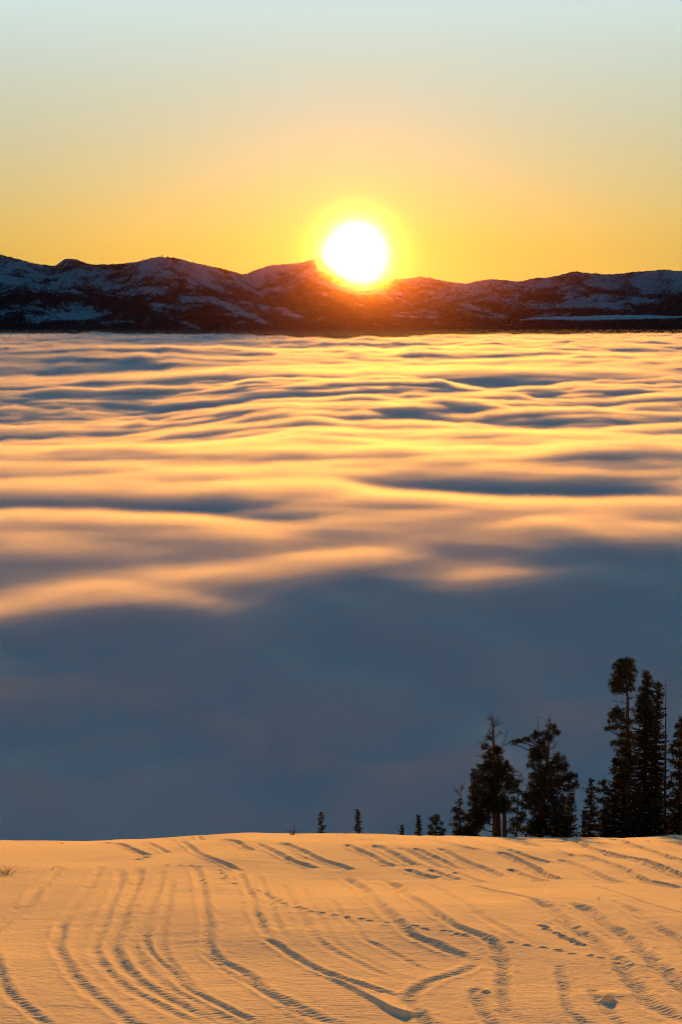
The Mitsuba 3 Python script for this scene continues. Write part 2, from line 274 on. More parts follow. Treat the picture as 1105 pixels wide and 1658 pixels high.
# old ski tracks: (half width m, depth m, ripple, points)
TRACKS = [
 (0.30, 0.050, 1.0, [(99, 1401), (83, 1418), (63, 1436), (38, 1469), (0, 1500), (-40, 1530)]),
 (0.26, 0.030, 0.8, [(163, 1401), (150, 1425), (125, 1460), (105, 1490), (95, 1520)]),
 (0.24, 0.050, 1.4, [(105, 1490), (95, 1520), (93, 1535), (105, 1555), (120, 1580), (150, 1610), (185, 1635), (215, 1658), (260, 1690)]),
 (0.26, 0.060, 1.3, [(227, 1402), (222, 1425), (205, 1465), (195, 1498), (183, 1530), (190, 1550), (205, 1570), (235, 1595), (280, 1620), (330, 1645), (380, 1675)]),
 (0.20, 0.030, 1.0, [(278, 1420), (272, 1460), (265, 1500), (262, 1530), (268, 1548), (290, 1575), (310, 1600), (350, 1625), (400, 1650), (430, 1675)]),
 (0.16, 0.040, 1.6, [(246, 1502), (238, 1515), (238, 1530), (250, 1548), (275, 1570), (300, 1600), (330, 1615), (370, 1635), (420, 1660)]),
 (0.24, 0.055, 1.4, [(317, 1400), (325, 1430), (332, 1470), (337, 1500), (340, 1535), (355, 1555), (395, 1575), (430, 1605), (470, 1625), (545, 1658), (600, 1690)]),
 (0.16, 0.035, 1.5, [(325, 1540), (370, 1575), (415, 1600), (460, 1628), (510, 1655)]),
 (0.20, 0.055, 1.6, [(393, 1413), (400, 1440), (408, 1450), (412, 1475), (422, 1495), (432, 1520)]),
 (0.20, 0.070, 1.6, [(430, 1518), (455, 1535), (490, 1557), (520, 1572), (550, 1583), (600, 1600), (645, 1613)]),
 (0.20, 0.025, 0.8, [(460, 1430), (480, 1470), (498, 1498), (508, 1516), (523, 1528), (549, 1544), (578, 1557), (606, 1571), (646, 1584), (667, 1592)]),
 (0.18, 0.025, 0.8, [(540, 1455), (553, 1480), (575, 1498), (591, 1521), (616, 1533), (657, 1554), (692, 1574)]),
 (0.28, 0.070, 1.6, [(560, 1420), (575, 1431), (591, 1441), (606, 1459), (626, 1477), (649, 1498), (667, 1514), (697, 1526), (727, 1540), (743, 1546), (755, 1556), (768, 1559)]),
 (0.26, 0.060, 1.5, [(768, 1560), (758, 1570), (727, 1580), (697, 1589), (682, 1599), (667, 1612), (664, 1625), (677, 1640), (692, 1658), (715, 1690)]),
 (0.26, 0.070, 1.6, [(616, 1424), (641, 1434), (659, 1449), (682, 1462), (705, 1479), (730, 1495), (760, 1508), (783, 1517), (796, 1526), (809, 1544), (815, 1559), (816, 1587), (817, 1620), (830, 1658), (845, 1690)]),
 (0.24, 0.030, 0.8, [(697, 1431), (727, 1449), (755, 1464), (778, 1482), (801, 1495), (830, 1510), (860, 1528)]),
 (0.32, 0.080, 1.7, [(860, 1452), (888, 1469), (904, 1482), (919, 1497), (939, 1511), (967, 1528), (987, 1546), (1005, 1559), (1018, 1582), (1035, 1602), (1053, 1625), (1078, 1640), (1104, 1652), (1150, 1680)]),
 (0.32, 0.080, 1.7, [(925, 1460), (949, 1473), (964, 1484), (982, 1498), (1007, 1513), (1028, 1530), (1045, 1545), (1063, 1561), (1086, 1582), (1104, 1597), (1140, 1630)]),
 (0.22, 0.030, 0.8, [(990, 1455), (1018, 1472), (1043, 1489), (1061, 1500), (1099, 1523), (1140, 1550)]),
 (0.20, 0.035, 1.4, [(905, 1560), (909, 1577), (914, 1597), (916, 1620), (921, 1635), (939, 1652), (960, 1680)]),
 (0.22, 0.045, 1.6, [(778, 1598), (768, 1612), (776, 1630), (793, 1655), (805, 1685)]),
 (0.20, 0.035, 1.4, [(960, 1600), (968, 1618), (985, 1640), (1010, 1660)]),
 (0.22, 0.045, 1.8, [(-10, 1540), (0, 1577), (15, 1609), (28, 1622), (46, 1635), (63, 1650), (90, 1680)]),
 (0.20, 0.110, 0.6, [(911, 1358), (944, 1369), (967, 1377), (1000, 1386), (1040, 1394), (1063, 1402), (1104, 1419), (1130, 1430)]),
 (0.18, 0.090, 0.6, [(992, 1358), (1023, 1368), (1053, 1378), (1078, 1387), (1104, 1393), (1140, 1402)]),
 (0.18, 0.090, 0.6, [(803, 1378), (825, 1386), (853, 1399), (883, 1416), (904, 1424)]),
 (0.24, 0.060, 0.4, [(825, 1406), (855, 1419), (881, 1427)]),
 (0.26, 0.060, 0.4, [(905, 1390), (914, 1394), (947, 1406), (967, 1416), (1012, 1430)]),
 (0.20, 0.070, 0.6, [(940, 1382), (957, 1388), (987, 1398), (1012, 1408), (1048, 1426), (1078, 1432), (1110, 1440)]),
 (0.28, 0.060, 0.4, [(603, 1367), (621, 1375), (646, 1388), (677, 1403)]),
 (0.22, 0.060, 0.4, [(560, 1366), (573, 1373), (603, 1386), (624, 1398), (644, 1403)]),
 (0.22, 0.050, 0.4, [(670, 1372), (690, 1382), (715, 1393), (743, 1408)]),
 (0.26, 0.060, 0.4, [(710, 1372), (728, 1382), (755, 1396), (788, 1408), (816, 1421)]),
 (0.26, 0.055, 0.4, [(659, 1407), (679, 1415), (705, 1422)]), (0.24, 0.055, 0.4, [(695, 1407), (717, 1416), (743, 1425)]),
 (0.24, 0.060, 0.4, [(452, 1363), (485, 1375), (521, 1393), (549, 1401), (575, 1410)]), (0.24, 0.055, 0.4, [(420, 1365), (457, 1386), (495, 1401), (516, 1407)]),
 (0.20, 0.060, 0.4, [(278, 1358), (298, 1364), (311, 1374), (336, 1388), (372, 1402), (393, 1413)]), (0.20, 0.060, 0.4, [(321, 1352), (364, 1359), (384, 1363), (394, 1370), (414, 1379)]),
 (0.16, 0.050, 0.4, [(172, 1364), (215, 1375), (239, 1386)]), (0.18, 0.040, 0.4, [(230, 1362), (238, 1364), (274, 1382)]),
 (0.24, 0.050, 0.4, [(770, 1362), (810, 1372), (850, 1385), (900, 1399)]), (0.24, 0.050, 0.4, [(690, 1358), (730, 1366), (780, 1378)]),
 (0.20, 0.050, 0.4, [(1050, 1360), (1075, 1370), (1104, 1380)]), (0.24, 0.045, 0.4, [(850, 1362), (880, 1372), (915, 1382), (940, 1388)]),
 (0.20, 0.030, 0.5, [(760, 1432), (800, 1442), (850, 1452), (888, 1469)]), (0.2, 0.030, 0.5, [(960, 1432), (1000, 1446), (1060, 1466), (1110, 1480)]),
]
# fainter companions, mostly drifted over
for _i, _dx in ((1, 34), (3, -30), (8, 30), (10, 30), (17, 84), (29, 40), (34, 40), (3, 36)):
    _w, _d, _r, _p = TRACKS[_i]
    TRACKS.append((0.9 * _w, 0.6 * _d, 0.55 * _r, [(q + _dx, v + 4) for q, v in _p]))
def dense_line(pts, step):
    w = np.array([ground_point(*p) for p in pts])
    t = np.concatenate([[0], np.cumsum(np.linalg.norm(np.diff(w, axis=0), axis=1))])
    from scipy.interpolate import PchipInterpolator
    q = np.arange(0, t[-1], step)
    return np.stack([PchipInterpolator(t, w[:, k])(q) for k in (0, 1)], 1), q / t[-1]

fine = (Y > 36) & (Y < 112) & (np.abs(A) < math.radians(14.5))
px_, py_ = X[fine], Y[fine]
tree = cKDTree(np.stack([px_, py_], 1))
dz, rip = np.zeros(len(px_)), np.zeros(len(px_))
for i, (w, dep, rp, pts) in enumerate(TRACKS):
    w = 0.82 * w
    line_, t = dense_line(pts, 0.08)
    lt = cKDTree(line_)
    lo, hi = line_.min(0) - 3 * w, line_.max(0) + 3 * w
    sel = np.nonzero((px_ > lo[0]) & (px_ < hi[0]) & (py_ > lo[1]) & (py_ < hi[1]))[0]
    q, k = lt.query(np.stack([px_[sel], py_[sel]], 1), distance_upper_bound=3 * w)
    ok = np.isfinite(q); sel, q, k = sel[ok], q[ok], k[ok]
    q = q * (1 + 0.25 * fb(px_[sel] / 0.5, py_[sel] / 0.5, i, 2, 101))
    env = sm(0, 0.08, t[k]) * sm(1, 0.92, t[k]) * (0.92 + 0.2 * fb(px_[sel] / 3.5, py_[sel] / 2.5, i, 2, 102))
    dz[sel] += env * dep * (0.90 + 1.3 * sm(42, 72, py_[sel])) * (-np.exp(-(q / w) ** 2) + 0.42 * np.exp(-((q - 1.7 * w) / (0.7 * w)) ** 2))
    rip[sel] = np.maximum(rip[sel], env * (0.25 + rp) * np.exp(-(q / (1.25 * w)) ** 4))
# wind ripples across the slope, stepped where they fill a track
row = py_ ** 2 * (1 / 38.5 - 1 / 108.0) / 850
ph = fb(px_ / 1.1, py_ / 1.3, 0, 3, 111)
lam = 0.22
saw = (py_ / lam + 1.3 * ph + 0.25 * fb(px_ / 0.35, py_ / 0.35, 0.5, 2, 112)) % 1.0
steps = np.where(saw < 0.72, saw / 0.72, (1 - saw) / 0.28) - 0.5
clear = sm(0.11, 0.05, row)
dz += steps * clear * (0.0048 * (0.5 + 1.2 * np.clip(fb(px_ / 3.5, py_ / 2.5, 0, 2, 113) + 0.4, 0, 2)) + 0.0120 * rip)
dz += fb(px_ / 0.9, py_ / 0.55, 0, 3, 114) * (0.006 + 0.03 * rip * sm(0.05, 0.11, row)) + fb(px_ / 0.16, py_ / 0.10, 0, 2, 115) * 0.007 + fb(px_ / 0.5, py_ / 0.28, 0.5, 3, 118) * 0.007 + fb(px_ / 2.6, py_ / 0.8, 0, 3, 116) * 0.014
# animal tracks: a string of paired prints
def prints(pts, step, size, depth):
    line_, _ = dense_line(pts, step)
    r_ = np.random.default_rng(9)
    for c in line_:
        if r_.random() < 0.12: continue
        c = c + r_.normal(0, 0.06, 2)
        for k in tree.query_ball_point(c, 3 * size):
            q = math.hypot((px_[k] - c[0]) / 1.5, py_[k] - c[1]) / size
            dz[k] += depth * (-math.exp(-q ** 4) + 0.35 * math.exp(-((q - 1.5) / 0.5) ** 2))
prints([(270, 1400), (313, 1402), (356, 1410), (362, 1418), (366, 1426), (397, 1435), (425, 1443), (442, 1453), (458, 1462), (488, 1470), (513, 1477), (544, 1482), (580, 1488), (613, 1493), (662, 1499), (690, 1504), (740, 1512),
        (793, 1519), (840, 1528), (893, 1537), (969, 1551), (1012, 1560), (1045, 1565), (1096, 1571), (1130, 1576)], 0.60, 0.095, 0.030)
prints([(911, 1358), (944, 1369), (967, 1377), (1000, 1386), (1040, 1394), (1063, 1402), (1104, 1419)], 0.6, 0.18, 0.06)
prints([(992, 1358), (1023, 1368), (1053, 1378), (1078, 1387), (1104, 1393)], 0.7, 0.15, 0.055)
prints([(172, 1364), (215, 1375), (239, 1386), (228, 1391)], 0.7, 0.15, 0.05)
prints([(825, 1386), (853, 1399), (883, 1416), (904, 1424)], 0.55, 0.14, 0.05)
prints([(1030, 1418), (1048, 1426), (1078, 1432)], 0.6, 0.15, 0.05)
prints([(876, 1498), (909, 1516), (949, 1532)], 0.30, 0.09, 0.04)
# wind scoured drifts: a crest with a steep face towards the camera
def drift(pts, h0, h1, back, front):
    line_, t = dense_line(pts, 0.05)
    q, k = cKDTree(line_).query(np.stack([px_, py_], 1), distance_upper_bound=back)
    ok = np.nonzero(np.isfinite(q))[0]
    kk = np.clip(k[ok], 1, len(line_) - 1)
    d = line_[kk] - line_[kk - 1]
    off = np.stack([px_[ok], py_[ok]], 1) - line_[kk]
    side = d[:, 0] * off[:, 1] - d[:, 1] * off[:, 0]
    s = np.where(side * np.sign(d[:, 0] + 1e-9) > 0, q[ok] / back, -q[ok] / front)
    hh = (h0 + (h1 - h0) * t[kk]) * sm(0, 0.15, t[kk]) * sm(1, 0.93, t[kk])
    dz[ok] += hh * np.where(s >= 0, (1 - np.clip(s, 0, 1)) ** 2, (1 - np.clip(-s, 0, 1)) ** 1.2)
drift([(520, 1578), (545, 1589), (575, 1602), (608, 1620), (632, 1634), (656, 1644), (672, 1648)], 0.03, 0.17, 1.2, 0.20)
drift([(860, 1492), (876, 1498), (909, 1516), (952, 1533)], 0.05, 0.07, 0.5, 0.12)
drift([(550, 1583), (600, 1600), (648, 1613)], 0.05, 0.04, 0.6, 0.12)
def lump(p, h, w):
    c = ground_point(*p)
    q = np.hypot((px_ - c[0]) / w, (py_ - c[1]) / (0.7 * w))
    dz[:] += h * np.exp(-q ** 2.4)
lump((985, 1621), 0.20, 0.21); lump((990, 1610), 0.05, 0.6); lump((787, 1608), 0.09, 0.15); lump((780, 1612), 0.03, 0.5)
Z[fine] += dz
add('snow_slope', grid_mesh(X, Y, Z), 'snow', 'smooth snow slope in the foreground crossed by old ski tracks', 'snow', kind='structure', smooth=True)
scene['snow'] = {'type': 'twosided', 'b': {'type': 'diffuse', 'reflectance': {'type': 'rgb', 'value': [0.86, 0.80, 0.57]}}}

# ------------------------------------------------------------------ trees on the brow
def tex_bark(p, n, uv):
    v = mikit.fbm(p.x * 14, p.y * 14, p.z * 3, 3)
    return mikit.mix(mi.Color3f(0.035, 0.029, 0.025), mi.Color3f(0.085, 0.068, 0.058), v)
def tex_needle(p, n, uv):
    v = mikit.fbm(p.x * 2.2, p.y * 2.2, p.z * 2.2, 2)
    return mikit.mix(mi.Color3f(0.022, 0.026, 0.016), mi.Color3f(0.054, 0.052, 0.031), mikit.smoothstep(0.3, 0.75, v))
scene['bark'] = {'type': 'twosided', 'b': {'type': 'diffuse', 'reflectance': mikit.proc(tex_bark)}}
scene['needles'] = {'type': 'principledthin', 'base_color': mikit.proc(tex_needle), 'roughness': 0.7, 'diff_trans': 0.45, 'eta': 1.3}
scene['dead_wood'] = {'type': 'twosided', 'b': {'type': 'diffuse', 'reflectance': {'type': 'rgb', 'value': [0.085, 0.065, 0.055]}}}
scene['frost'] = {'type': 'twosided', 'b': {'type': 'diffuse', 'reflectance': {'type': 'rgb', 'value': [0.60, 0.60, 0.62]}}}

class Bits:
    """Collects triangles of one mesh."""
    def __init__(self): self.v, self.f, self.n = [], [], 0
    def put(self, v, f):
        self.v.append(np.asarray(v, float)); self.f.append(np.asarray(f, int) + self.n); self.n += len(self.v[-1])
    def tube(self, pts, rad, sides=6):
        p = np.asarray(pts, float); rad = np.broadcast_to(rad, len(p))
        t = np.gradient(p, axis=0); t /= np.linalg.norm(t, axis=1, keepdims=True) + 1e-9
        a = np.cross(t, np.where(np.abs(t[:, 2:]) < 0.9, [0, 0, 1.0], [1.0, 0, 0])); a /= np.linalg.norm(a, axis=1, keepdims=True) + 1e-9
        b = np.cross(t, a); g = np.arange(sides) * 2 * np.pi / sides
        v = p[:, None] + rad[:, None, None] * (np.cos(g)[None, :, None] * a[:, None] + np.sin(g)[None, :, None] * b[:, None])
        i, j = np.meshgrid(np.arange(len(p) - 1), np.arange(sides), indexing='ij')
        q = np.stack([i * sides + j, i * sides + (j + 1) % sides, (i + 1) * sides + (j + 1) % sides, (i + 1) * sides + j], -1).reshape(-1, 4)
        self.put(v.reshape(-1, 3), np.vstack([q[:, [0, 1, 2]], q[:, [0, 2, 3]]]))
    def blades(self, base, d, length, width, up=None):
        """Kite shaped sprays of needles from base along d."""
        n = len(base)
        if not n: return
        side = np.cross(d, rt.normal(0, 1, (n, 3)) + (0 if up is None else up)); side /= np.linalg.norm(side, axis=1, keepdims=True) + 1e-9
        L, W = np.broadcast_to(length, n)[:, None], np.broadcast_to(width, n)[:, None]
        mid = base + d * L * 0.45
        v = np.stack([base, mid + side * W, base + d * L, mid - side * W], 1).reshape(-1, 3)
        k = np.arange(n)[:, None] * 4
        self.put(v, np.vstack([k + [0, 1, 2], k + [0, 2, 3]]))
    def mesh(self): return np.concatenate(self.v), np.concatenate(self.f)

rt = np.random.default_rng(77)
def unit(v): return v / (np.linalg.norm(v, axis=-1, keepdims=True) + 1e-9)
def at(px, py, y):
    rx, rz = ray(px, py); return np.array([rx * y, y, rz * y])
def put(key, bits, bsdf, smooth=False):
    if bits.n: scene[key] = mikit.ply(bits.mesh(), bsdf, smooth=smooth)
def new_key(base):
    k, i = base, 0
    while k in labels: i += 1; k = f'{base}_{i:03d}'
    return k
def child(root, part):
    k, i = f'{root}__{part}', 0
    while k in scene: i += 1; k = f'{root}__{part}_{i:03d}'
    return k

def fir(px, top, width, y, label, group=None, bare=0.02, power=0.75, frost=0.0, gappy=0.0, cat='fir tree', lean=0.0, dens=1.0, name='fir_tree'):
    """A narrow conifer with tiers of drooping branches. px, top, width: where it stands and how big it is in the photograph."""
    root = new_key(name); tag(root, label, cat, group)
    tip = at(px, top, y); foot = np.array([tip[0] - lean, y, float(base_ground(tip[0] - lean, y)) - 0.15]); h = tip[2] - foot[2]
    half = width / 2 * y / F * 1.03
    tk = Bits(); q = np.linspace(0, 1, 12)
    axis = foot + (tip - foot) * q[:, None] + np.stack([0.05 * np.sin(q * 7 + px), 0 * q, 0 * q], 1) * np.minimum(1, 4 * q * (1 - q))[:, None]
    tk.tube(axis, np.maximum(0.012 * h * (1 - q) ** 0.8, 0.012) + 0.006, 7); put(root + '__trunk', tk, 'bark', True)
    cr, fz, br = Bits(), Bits(), Bits()
    n = max(6, int(h * 5.5 * dens))
    for z in np.linspace(bare, 0.985, n):
        L0 = half * (1 - z) ** power * (1.0 if z > bare + 0.06 else 0.75) + min(0.10, 0.3 * half)
        c = foot + (tip - foot) * z
        for b in range(rt.integers(5, 8)):
            if rt.random() < gappy: continue
            phi = rt.uniform(0, 2 * np.pi); L = L0 * rt.uniform(0.62, 1.12)
            out = np.array([np.cos(phi), np.sin(phi), 0])
            s = np.linspace(0.1, 1, max(3, int(L / 0.10)))
            P = c + out * (s * L)[:, None] + np.array([0, 0, 1]) * ((-0.42 + 0.5 * z) * s * L + 0.16 * L * s ** 2)[:, None] + [0, 0, rt.uniform(-0.04, 0.04)]
            if L > 0.45: br.tube(P[::2] if len(P) > 5 else P, np.linspace(0.018, 0.006, len(P[::2] if len(P) > 5 else P)), 3)
            for sgn in (-1, 1):
                d = unit(out * 0.8 + sgn * np.array([-out[1], out[0], 0]) * 0.75 + np.stack([0 * s, 0 * s, rt.uniform(-0.5, 0.15, len(s))], 1))
                cr.blades(P, d, (0.30 - 0.14 * s) * rt.uniform(0.8, 1.3) * min(1, 0.3 + L), 0.055 * min(1, 0.5 + L), up=[0, 0, 1.6])
            cr.blades(P[-2:], unit(np.tile(out, (2, 1)) + rt.normal(0, 0.2, (2, 3))), 0.2, 0.045)
            cr.blades(P, unit(np.tile([0, 0, -1.0], (len(s), 1)) + out * 0.4 + rt.normal(0, 0.3, (len(s), 3))), 0.17, 0.05)
            if rt.random() < frost:
                kk = rt.integers(0, len(s), max(1, len(s) // 3))
                fz.blades(P[kk] + [0, 0, 0.035], unit(np.tile(out, (len(kk), 1)) + rt.normal(0, 0.4, (len(kk), 3))), 0.20, 0.06, up=[0, 0, 3])
    cr.blades(np.repeat(tip[None] - [0, 0, 0.25], 6, 0), unit(rt.normal(0, 0.35, (6, 3)) + [0, 0, 1]), 0.3, 0.03)
    put(root + '__crown', cr, 'needles'); put(root + '__branches', br, 'dead_wood'); put(root + '__rime', fz, 'frost')
    if br.n: tag(root + '__branches', kind='stuff')
    if root + '__rime' in scene: tag(root + '__rime', 'rime and snow dusted over the branches', kind='stuff')
    return root

def clump(bits, c, r3, dens=1.0, tuft=0.20, open_=0.0):
    """A mass of pine tufts in an ellipsoid around c."""
    n = max(5, int(dens * 0.55 * 46 * (r3[0] * r3[2] + 0.5 * r3[0] * r3[1]) / 0.16 * 0.16 / max(tuft * tuft * 4, 0.05)))
    q = unit(rt.normal(0, 1, (n, 3))) * (rt.uniform(0.05, 1, n) ** 0.45)[:, None]
    lob = 0.78 + 0.45 * meshkit.noise(q * 2.2 + c, 7)
    P = c + q * r3 * lob[:, None]
    P = P[rt.random(n) >= open_]
    P = np.repeat(P, 11, 0)
    out = unit(P - c + [0, 0, 0.25]) * 0.7
    bits.blades(P + rt.normal(0, 0.02, P.shape), unit(out + rt.normal(0, 0.75, P.shape)), tuft * rt.uniform(0.8, 1.6, len(P)), tuft * 0.13)

def pine(label, y, trunk, clumps, dead=(), group=None, thick=0.14, frost=False, dens=1.0, tuft=0.20, twigs=0, cat='pine tree', extra_trunks=(), name='pine_tree'):
    """A weathered pine: a trunk through the given points, boughs that reach out to clumps of needles, bare dead boughs."""
    root = new_key(name); tag(root, label, cat, group)
    tp = np.array([at(a, b, y) for a, b in trunk])
    tp[0, 2] = min(tp[0, 2], float(base_ground(tp[0, 0], y)) - 0.15)
    t = np.linspace(0, 1, len(tp)); q = np.linspace(0, 1, 14)
    ax = np.stack([np.interp(q, t, tp[:, k]) for k in range(3)], 1); ax[1:-1, :2] += rt.normal(0, 0.025, (12, 2))
    tk = Bits(); tk.tube(ax, np.maximum(thick * (1 - q) ** 0.7, 0.022), 8); put(root + '__trunk', tk, 'bark', True)
    for (pts, th) in extra_trunks:
        p = np.array([at(a, b, y + rt.uniform(-0.4, 0.4)) for a, b in pts]); p[0, 2] = min(p[0, 2], float(base_ground(p[0, 0], p[0, 1])) - 0.15)
        w = np.linspace(0, 1, len(p)); k2 = np.linspace(0, 1, 8)
        tk = Bits(); tk.tube(np.stack([np.interp(k2, w, p[:, k]) for k in range(3)], 1), np.linspace(th, th * 0.45, 8), 7); put(child(root, 'trunk'), tk, 'bark', True)
    cr = Bits()
    for (a, b, rx, rz, *o) in clumps:
        m = y / F * 1.08
        dep = rt.uniform(-0.5, 0.5) * (o[0] if o else rx * m)
        c = at(a, b, y) + [0, dep, 0]
        if len(o) > 1: od = o[1]
        else: od = 1.0
        clump(cr, c, np.array([rx * m, max(rx * m * 0.9, 0.25), rz * m]), dens * od, tuft)
        k = np.argmin(np.linalg.norm(ax - (c - [0, 0, 0.25 * np.linalg.norm(ax[:, :2] - c[:2], axis=1).min()]), axis=1))
        br = Bits(); mid = (ax[k] + c) / 2 + [0, 0, -0.08]
        br.tube([ax[k], mid, c, c + (c - mid) * 0.3], [0.05, 0.04, 0.025, 0.012], 5); put(child(root, 'bough'), br, 'bark', True)
    put(root + '__crown', cr, 'needles')
    for pts in dead:
        br = Bits(); dp = rt.uniform(-0.3, 0.3)
        p = np.array([at(a, b, y) + [0, dp * i / len(pts), 0] for i, (a, b) in enumerate(pts)])
        w = np.linspace(0, 1, len(p)); k2 = np.linspace(0, 1, 9)
        p = np.stack([np.interp(k2, w, p[:, k]) for k in range(3)], 1); p[1:] += rt.normal(0, 0.015, (8, 3))
        br.tube(p, np.linspace(0.030, 0.013, 9), 4)
        for i in range(1, 9):
            for _ in range(2):
                d = unit(rt.normal(0, 1, 3) + unit(p[-1] - p[0]) * 0.7); L = rt.uniform(0.12, 0.5)
                br.tube([p[i], p[i] + d * L * 0.5, p[i] + d * L + [0, 0, rt.uniform(-0.05, 0.12)]], [0.013, 0.011, 0.008], 3)
        put(child(root, 'dead_bough'), br, 'dead_wood'); 
    if twigs:
        br = Bits()
        for _ in range(twigs):
            k = rt.integers(5, 14); d = unit(rt.normal(0, 1, 3) * [1, 1, 0.4] + [0, 0, 0.15]); L = rt.uniform(0.2, 0.7)
            br.tube([ax[k], ax[k] + d * L * 0.6, ax[k] + d * L + [0, 0, 0.06]], [0.014, 0.011, 0.007], 3)
        put(root + '__twigs', br, 'dead_wood'); tag(root + '__twigs', kind='stuff')
    return root

# left group
pine('ragged young pine with a bare dead tip, leftmost of the large group on the brow', 106, [(745, 1358), (744, 1320), (746, 1295), (748, 1272)],
     [(745, 1299, 5, 4), (739, 1312, 7, 5), (750, 1316, 6, 4), (743, 1326, 8, 5), (755, 1327, 6, 4), (737, 1336, 7, 3), (751, 1340, 10, 5), (742, 1348, 10, 6), (757, 1350, 9, 4)],
     dead=[((745, 1285), (739, 1280)), ((747, 1280), (750, 1273)), ((744, 1318), (735, 1322), (729, 1329))], thick=0.07, twigs=14, tuft=0.16)
fir(768, 1244, 20, 107, 'slim dark spire fir rising just left of the bushy pine with dead crown', power=0.55, gappy=0.15)
fir(762, 1318, 26, 105.5, 'low snow dusted fir at the left foot of the bushy pine with dead crown', frost=0.25, power=0.8)
pine('bushy pine with a bare dead crown above three dark stems', 106, [(802, 1360), (802, 1320), (801, 1250), (799, 1200), (797, 1160)],
     [(804, 1212, 5, 5), (786, 1210, 6, 5), (792, 1196, 4, 3), (800, 1222, 10, 9), (786, 1227, 5, 3), (777, 1243, 5, 3), (806, 1216, 8, 6), (803, 1240, 22, 12), (795, 1256, 24, 14), (816, 1250, 14, 13), (788, 1275, 24, 14), (812, 1272, 20, 13), (783, 1296, 23, 13), (805, 1298, 24, 12),
      (790, 1312, 22, 10), (815, 1308, 14, 9), (775, 1322, 15, 11), (772, 1338, 13, 8), (828, 1262, 7, 6), (834, 1272, 6, 4), (784, 1328, 10, 5)],
     dead=[((800, 1222), (803, 1205), (800, 1180), (797, 1158)), ((803, 1218), (815, 1208), (820, 1190), (821, 1184)), ((815, 1208), (826, 1203), (833, 1198)), ((800, 1212), (788, 1204), (778, 1202)), ((798, 1185), (789, 1190), (786, 1196)), ((799, 1178), (808, 1172)), ((798, 1168), (792, 1161)),
           ((800, 1195), (810, 1185), (813, 1188)), ((797, 1228), (782, 1226), (775, 1224)), ((820, 1240), (833, 1246), (838, 1252)), ((822, 1256), (840, 1255), (847, 1260)), ((800, 1190), (792, 1184)), ((798, 1173), (803, 1166))],
     thick=0.20, tuft=0.19, twigs=30, extra_trunks=[(((809, 1358), (808, 1320), (806, 1290)), 0.17), (((818, 1358), (817, 1318), (812, 1285)), 0.19)])
pine('spindly open pine standing between the two bushy pines', 108, [(838, 1358), (838, 1320), (839, 1290), (838, 1262)],
     [(838, 1268, 8, 6), (830, 1280, 7, 5), (843, 1284, 6, 5), (833, 1296, 7, 4), (845, 1302, 7, 4), (832, 1312, 8, 5), (846, 1318, 7, 5), (834, 1332, 9, 6), (845, 1342, 8, 6), (828, 1345, 8, 5)], thick=0.06, twigs=18, dens=0.75, tuft=0.17)
pine('small pine leaning right against the two topped pine', 105, [(832, 1358), (842, 1335), (851, 1312), (858, 1292)],
     [(858, 1292, 11, 8), (864, 1300, 8, 6), (852, 1306, 7, 5), (843, 1326, 8, 5), (836, 1336, 7, 4), (854, 1290, 8, 7)], thick=0.07, twigs=8, tuft=0.17)
pine('dense two topped pine with one long limb reaching left', 106.5, [(875, 1360), (877, 1320), (882, 1260), (889, 1215), (891, 1164)],
     [(893, 1178, 7, 5), (886, 1188, 6, 4), (902, 1188, 7, 5), (890, 1196, 8, 5), (881, 1203, 5, 4), (872, 1189, 8, 5), (862, 1193, 7, 4), (853, 1198, 7, 3), (841, 1201, 6, 3), (832, 1204, 5, 3), (872, 1203, 6, 3),
      (864, 1218, 9, 9), (876, 1214, 10, 8), (880, 1226, 9, 7), (868, 1228, 11, 8), (860, 1240, 5, 4), (905, 1228, 10, 8), (898, 1240, 14, 9), (910, 1245, 9, 6), (918, 1240, 5, 3), (878, 1245, 12, 9), (866, 1258, 10, 8), (890, 1258, 18, 11), (915, 1262, 13, 9), (926, 1258, 8, 7), (932, 1270, 5, 6), (872, 1275, 16, 10),
      (900, 1276, 18, 11), (922, 1278, 9, 7), (884, 1292, 20, 12), (908, 1296, 17, 11), (866, 1296, 12, 9), (876, 1312, 20, 11), (902, 1314, 20, 12), (888, 1330, 24, 12), (914, 1334, 16, 12), (868, 1334, 14, 10), (880, 1346, 22, 9), (908, 1348, 20, 8), (858, 1346, 10, 8)],
     dead=[((873, 1205), (872, 1185), (872, 1163)), ((890, 1190), (891, 1175), (890, 1160)), ((889, 1215), (897, 1210), (901, 1205)), ((876, 1203), (860, 1200), (834, 1203)), ((893, 1175), (889, 1163))],
     thick=0.22, tuft=0.20, twigs=16)
fir(926, 1284, 18, 107.5, 'small dark fir tucked against the right side of the two topped pine', power=0.6)
fir(913, 1322, 24, 105, 'low fir at the right foot of the two topped pine', power=0.8, frost=0.12)
# middle pair
fir(958, 1261, 27, 106, 'slender pointed fir standing alone between the two tree groups', power=0.62, gappy=0.12, frost=0.05)
fir(948, 1312, 18, 105.5, 'little fir at the left foot of the slender pointed fir', power=0.75)
pine('thin open pine left of the tallest group', 107.5, [(979, 1358), (979, 1310), (978, 1264)],
     [(977, 1268, 6, 5), (971, 1280, 5, 4), (985, 1282, 6, 5), (980, 1276, 5, 4), (972, 1296, 6, 4), (985, 1300, 7, 5), (977, 1316, 8, 6), (984, 1330, 9, 6), (974, 1338, 8, 6), (980, 1348, 10, 5)],
     dead=[((980, 1306), (966, 1292), (952, 1280), (942, 1276))], thick=0.06, twigs=12, tuft=0.16)
